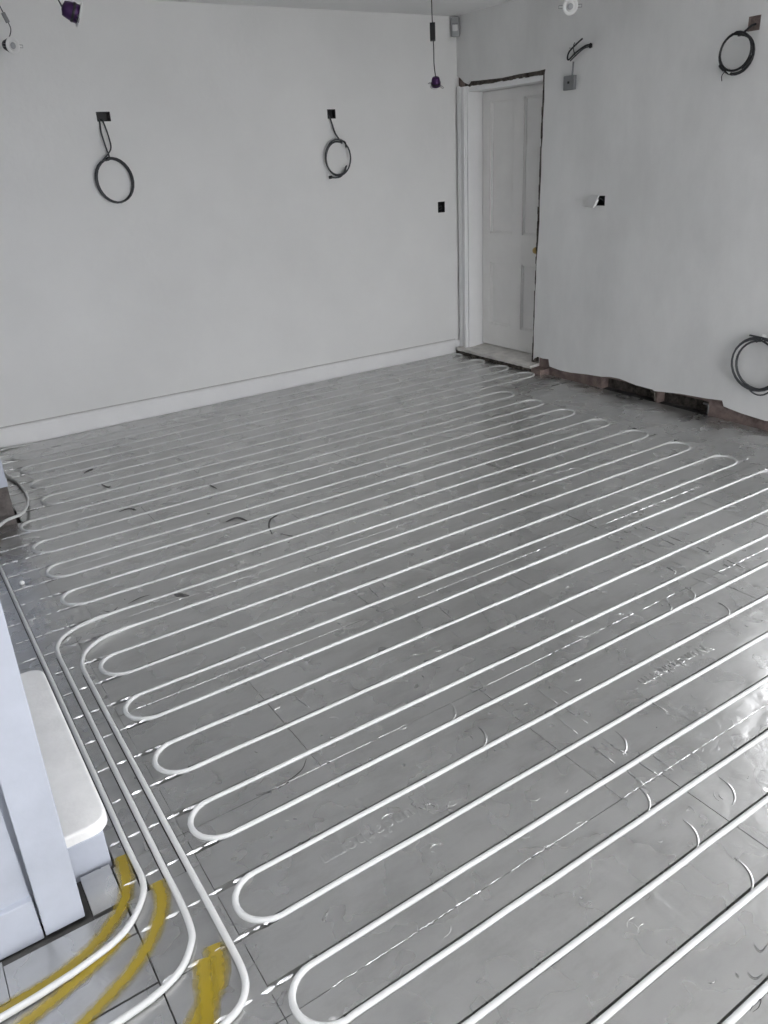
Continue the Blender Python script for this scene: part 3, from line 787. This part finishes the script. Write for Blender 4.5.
back_box('back_box', *R_SOCK[:2], *R_SOCK[2:], XR, 0.045, 'x', 'black', 'black sunken box behind the tilted white faceplate')
back_box('back_box', *R_BOX[:2], *R_BOX[2:], XR, 0.018, 'x', mat('rusty_box', (0.30, 0.235, 0.215), 0.9, noise=0.4, nscale=60), 'brownish sunken box above the black cable coil on the right wall')

def coil(name, plane, face, cu, cv, ru, rv, turns, off, r, lead, tail, mt, label, wob=0.006, seed=1, tilt=0.0, start=90, clip=None):
    """Cable coil hung against a wall: lead-in, several loose turns, tail."""
    rnd = random.Random(seed); P = []
    def W3(u, v, d): return Vector((u, face - d, v)) if plane == 'y' else Vector((face - d, u, v))
    lead_pts = [W3(*p) for p in lead]; N = int(turns * 28)
    ph = [rnd.uniform(0, 6.28) for _ in range(6)]
    ring = []
    for i in range(N + 1):
        a = math.radians(start) + 2 * math.pi * i / 28; tu = i / 28
        q = 1 + wob / ru * math.sin(a * 0.5 + ph[0] + tu) + wob / ru * 0.6 * math.sin(a + ph[1] + 2.1 * int(tu))
        uu, vv = ru * q * math.cos(a), rv * q * math.sin(a)
        u = cu + uu * math.cos(tilt) - vv * math.sin(tilt); v = cv + uu * math.sin(tilt) + vv * math.cos(tilt)
        ring.append(W3(u, v, off + 0.006 * math.sin(tu * 2.2 + ph[2]) + 0.004 * (tu % 2)))
    tail_pts = [W3(*p) for p in tail]
    root = empty(name, W3(cu, cv, 0)); tag(root, label, 'cable', 'coiled cables left hanging on the walls')
    def part(nm, pts, rr, mm, n=8):
        bm = bmesh.new(); sweep(bm, pts, rr, n); bmesh.ops.transform(bm, matrix=Matrix.Translation(-root.location), verts=bm.verts[:]); return from_bm(nm, bm, mm, root)
    L = spline(lead_pts + ring[:1], 8)[:-1]
    Tt = spline(ring[-1:] + tail_pts, 8)[1:] if tail_pts else []
    part('cable', L + ring + Tt, r, mt)
    return root, part, W3
# back wall, left coil: two leads
root, part, W3 = coil('cable_coil', 'y', YB, 1.540, 1.570, 0.113, 0.130, 3.0, 0.030, 0.0046,
    [(1.536, 1.925, -0.02), (1.541, 1.905, 0.012), (1.552, 1.82, 0.03), (1.548, 1.75, 0.034)], [(1.49, 1.69, 0.045)], 'cable',
    'dark grey cable coil hanging on two leads from the wide black box', 0.004, 3, 0.15, 115)
part('second_lead', spline([W3(1.524, 1.925, -0.02), W3(1.518, 1.905, 0.012), W3(1.512, 1.85, 0.025), W3(1.522, 1.77, 0.03), W3(1.532, 1.70, 0.035), W3(1.50, 1.690, 0.036)], 6), 0.0052, 'cable')
part('tie', spline([W3(1.513, 1.690, 0.02), W3(1.51, 1.70, 0.05), W3(1.528, 1.708, 0.05), W3(1.53, 1.698, 0.02)], 5), 0.006, 'blackcable', 6)
# back wall, right coil
root, part, W3 = coil('cable_coil', 'y', YB, 3.198, 1.630, 0.104, 0.118, 1.70, 0.034, 0.0060,
    [(3.175, 1.915, -0.02), (3.172, 1.888, 0.014), (3.190, 1.80, 0.034), (3.222, 1.752, 0.040)], [(3.262, 1.575, 0.045), (3.215, 1.512, 0.05), (3.16, 1.500, 0.052), (3.118, 1.508, 0.05)], 'cable',
    'dark grey cable coil with a curled tail below the square black box', 0.005, 11, -0.12, 68)
part('cable_end', [W3(3.128, 1.506, 0.05), W3(3.106, 1.505, 0.05)], 0.011, 'blackcable')
part('loose_end', spline([W3(3.225, 1.748, 0.045), W3(3.26, 1.735, 0.05), W3(3.268, 1.700, 0.05)], 5), 0.006, 'blackcable')
# right wall, upper coil
root, part, W3 = coil('cable_coil', 'x', XR, 3.005, 2.032, 0.098, 0.093, 2.69, 0.034, 0.0062,
    [(2.945, 2.165, -0.03), (2.95, 2.155, 0.01), (2.965, 2.135, 0.03), (2.99, 2.118, 0.036)], [(3.09, 1.98, 0.05), (3.062, 1.955, 0.05)], 'blackcable',
    'thick black cable coil hanging from the brownish box high on the right wall', 0.007, 5, 0.1, 80)
part('tape', [W3(3.045, 1.958, 0.036), W3(3.025, 1.942, 0.036)], 0.011, 'plate')
part('loose_end', spline([W3(2.905, 2.01, 0.04), W3(2.91, 1.985, 0.052), W3(2.95, 1.955, 0.05)], 5), 0.007, 'blackcable')
part('stray_wire', spline([W3(3.058, 1.952, 0.045), W3(3.07, 1.93, 0.05), W3(3.066, 1.905, 0.05)], 4), 0.0025, 'cable', 6)
# right wall, low coil at the frame edge
root, part, W3 = coil('cable_coil', 'x', XR, 2.615, 0.385, 0.158, 0.150, 4.02, 0.036, 0.0058,
    [(2.44, 0.60, 0.01), (2.50, 0.56, 0.02), (2.56, 0.540, 0.034)], [], 'cable',
    'large dark grey cable coil low on the right wall, held by a white strap', 0.012, 21, 0.05, 100)
part('loose_end', spline([W3(2.57, 0.545, 0.05), W3(2.62, 0.550, 0.055), W3(2.685, 0.551, 0.05)], 4), 0.0055, 'cable')
part('strap', [W3(2.603, 0.566, 0.038), W3(2.603, 0.512, 0.038)], 0.012, 'plate')
part('inner_turn', [W3(2.58 + 0.115 * math.cos(t), 0.375 + 0.165 * math.sin(t), 0.05) for t in [math.radians(60 + 10 * i) for i in range(25)]], 0.0048, 'cable')
# cable tails from a hole beside the door
tails = empty('cable_tails', (XR, 4.10, 2.20)); tag(tails, 'bent dark cable tails poking from a hole right of the door', 'cable')
def tpart(nm, pts, r, mt, n=7):
    bm = bmesh.new(); sweep(bm, spline(pts, 6), r, n); bmesh.ops.transform(bm, matrix=Matrix.Translation((-XR, -4.10, -2.20)), verts=bm.verts[:]); return from_bm(nm, bm, mt, tails)
tpart('cable', [(XR + 0.03, 4.099, 2.207), (XR - 0.02, 4.12, 2.208), (XR - 0.04, 4.19, 2.175), (XR - 0.035, 4.250, 2.145), (XR - 0.04, 4.262, 2.150), (XR - 0.055, 4.235, 2.185), (XR - 0.06, 4.17, 2.220), (XR - 0.06, 4.118, 2.245)], 0.0055, 'blackcable')
tpart('cable', [(XR + 0.03, 4.097, 2.202), (XR - 0.02, 4.13, 2.196), (XR - 0.03, 4.20, 2.160), (XR - 0.03, 4.245, 2.135)], 0.0045, 'cable')
tpart('wire', [(XR - 0.02, 4.215, 2.160), (XR - 0.03, 4.222, 2.20), (XR - 0.035, 4.215, 2.225), (XR - 0.03, 4.212, 2.235)], 0.003, 'blackcable', 6)
tpart('wire', [(XR - 0.03, 4.222, 2.205), (XR - 0.03, 4.26, 2.21)], 0.002, 'cable', 6)
tpart('drop_wire', [(XR - 0.006, 4.240, 2.130), (XR - 0.004, 4.244, 2.10), (XR - 0.004, 4.247, 2.052)], 0.006, 'greyplate', 6)
lathe('grommet', [(0.013, 0.0), (0.016, 0.004), (0.012, 0.006), (0.010, 0.001)], 'black', tails, 14, Matrix.Translation((0, -0.001, 0.005)) @ Matrix.Rotation(math.radians(-90), 4, 'Y'))
# grey square blank plate
pl = empty('blank_plate', (XR, 4.258, 1.965)); tag(pl, 'grey square blank plate on the right wall beside the door', 'wall plate')
bm = bmesh.new(); add_box(bm, -0.026, -0.0005, -0.048, 0.048, 0, 0.086, 0.004); from_bm('cover', bm, 'greyplate', pl)
bm = bmesh.new(); add_box(bm, -0.0275, -0.0255, -0.008, 0.010, 0.038, 0.052, 0.0005); from_bm('centre_mark', bm, 'black', pl)
# tilted white faceplate on the right wall
fp = empty('loose_faceplate', (XR, 3.985, 1.272)); tag(fp, 'white socket faceplate hanging loose and tilted off the right wall', 'faceplate')
mt4 = Matrix.Translation((-0.036, 0.0, 0.0)) @ Matrix.Rotation(math.radians(-24), 4, 'Z') @ Matrix.Rotation(math.radians(26), 4, 'Y')
bm = bmesh.new(); add_box(bm, -0.004, 0.004, -0.073, 0.073, -0.043, 0.043, 0.002); bmesh.ops.transform(bm, matrix=mt4, verts=bm.verts[:]); from_bm('plate', bm, 'plate', fp)
bm = bmesh.new(); add_box(bm, 0.0045, 0.022, -0.05, 0.05, -0.022, 0.022, 0.003); bmesh.ops.transform(bm, matrix=mt4, verts=bm.verts[:]); from_bm('terminal_block', bm, 'plate', fp)
bm = bmesh.new(); sweep(bm, spline([(-0.015, -0.01, 0.0), (0.005, -0.035, 0.015), (0.03, -0.045, 0.0), (0.04, -0.045, -0.01)], 5), 0.004, 6); from_bm('wire', bm, 'cable', fp)
# corner motion sensor
ps = empty('motion_sensor', (XR - 0.03, YB - 0.03, 2.495)); tag(ps, 'grey motion sensor mounted in the corner above the door', 'motion sensor')
mr = Matrix.Rotation(math.radians(-45), 4, 'Z')
def spart(nm, a, mt, bev):
    bm = bmesh.new(); add_box(bm, *a, bev); bmesh.ops.transform(bm, matrix=mr, verts=bm.verts[:]); return from_bm(nm, bm, mt, ps)
spart('housing', (-0.030, 0.030, -0.030, 0.012, -0.065, 0.065), 'sensor', 0.010)
spart('lens', (-0.020, 0.020, -0.036, -0.029, -0.030, 0.012), 'plate', 0.003)
spart('bezel_line', (-0.022, 0.022, -0.032, -0.029, 0.018, 0.022), 'greyplate', 0.001)

# hanging downlights
def downlight(loc, face, label, body_mt, cable_pts, con_at, s=1.0, con_mt='greyplate', cable_mt='cable', con_len=0.05, spin=0.0, con_w=0.010):
    e = empty('downlight', loc); tag(e, label, 'downlight', 'unfixed downlights hanging on their cables')
    q = Vector(face).normalized().to_track_quat('Z', 'Y').to_matrix().to_4x4() @ Matrix.Rotation(spin, 4, 'Z') @ Matrix.Scale(s, 4)
    lathe('bezel', [(0.026, -0.001), (0.030, 0.0015), (0.0425, 0.001), (0.0435, -0.002), (0.041, -0.005), (0.030, -0.006)], 'plate', e, 28, q)
    lathe('lens', [(0.001, 0.0008), (0.0255, 0.0004), (0.0258, -0.003), (0.001, -0.004)], 'plate', e, 24, q)
    lathe('lamp_face', [(0.001, 0.0022), (0.013, 0.0018), (0.0165, 0.0008), (0.001, -0.002)], 'lens', e, 20, q)
    b = lathe('body', [(0.034, -0.006), (0.034, -0.022), (0.030, -0.045), (0.026, -0.060), (0.012, -0.064), (0.008, -0.066)], body_mt, e, 24, q)
    lathe('body_band', [(0.0345, -0.020), (0.0352, -0.022), (0.0352, -0.028), (0.0335, -0.030)], 'black', b, 24, q)
    for sx in (-1, 1):
        bm = bmesh.new()
        sweep(bm, [q @ Vector(p) for p in ((sx * 0.036, -0.007, -0.012), (sx * 0.050, -0.007, -0.010), (sx * 0.064, -0.007, -0.004), (sx * 0.064, 0.007, -0.004), (sx * 0.050, 0.007, -0.010), (sx * 0.036, 0.007, -0.012))], 0.0016, 5)
        from_bm('spring_clip', bm, 'steel', e)
    bk = q @ Vector((0, 0, -0.064))
    P = [bk] + [Vector(p) - Vector(loc) for p in cable_pts]
    bm = bmesh.new(); sweep(bm, spline(P, 6), 0.0030, 6); from_bm('cable', bm, cable_mt, e)
    c = Vector(con_at) - Vector(loc); d = (P[-1] - P[-2]).normalized().to_track_quat('Z', 'Y').to_matrix().to_4x4()
    bm = bmesh.new(); add_box(bm, -con_w, con_w, -con_w, con_w, -con_len / 2, con_len / 2, 0.003)
    bmesh.ops.transform(bm, matrix=Matrix.Translation(c) @ d, verts=bm.verts[:]); from_bm('connector', bm, con_mt, e)
    return e
downlight((1.065, 5.28, 2.285), (0.36, -0.80, -0.12), 'white faced downlight hanging at the far left, dark body behind', 'black',
    [(1.08, 5.33, 2.36), (1.075, 5.335, 2.41), (1.05, 5.33, 2.48), (1.02, 5.33, ZC)], (1.068, 5.333, 2.425))
downlight((0.995, 3.60, 2.178), (0.92, -0.10, -0.38), 'large purple bodied downlight hanging tilted at the top left', 'purple',
    [(0.90, 3.60, 2.30), (0.90, 3.60, 2.42), (0.92, 3.6, ZC)], (0.90, 3.60, 2.42), 1.0, spin=0.5)
downlight((3.170, 4.20, 1.985), (0.35, 0.45, -0.80), 'purple downlight hanging on a long black cable near the corner', 'purple',
    [(3.175, 4.22, 2.10), (3.19, 4.24, 2.17), (3.21, 4.27, 2.24), (3.235, 4.31, 2.38), (3.25, 4.33, ZC)], (3.218, 4.285, 2.275), 0.82, 'black', 'blackcable', 0.092, 0.6, 0.016)
downlight((3.59, 3.545, 2.303), (-0.55, -0.72, -0.18), 'white faced downlight hanging at the top edge above the grey plate', 'black',
    [(3.64, 3.60, 2.40), (3.65, 3.61, 2.48), (3.64, 3.6, ZC)], (3.648, 3.607, 2.46), 0.95)
downlight((2.52, 4.02, 2.398), (0.1, -0.2, -0.95), 'downlight at the top edge of the view, only its tip showing', 'black',
    [(2.53, 4.03, 2.52), (2.53, 4.03, ZC)], (2.53, 4.03, 2.53), 0.8, con_len=0.03)
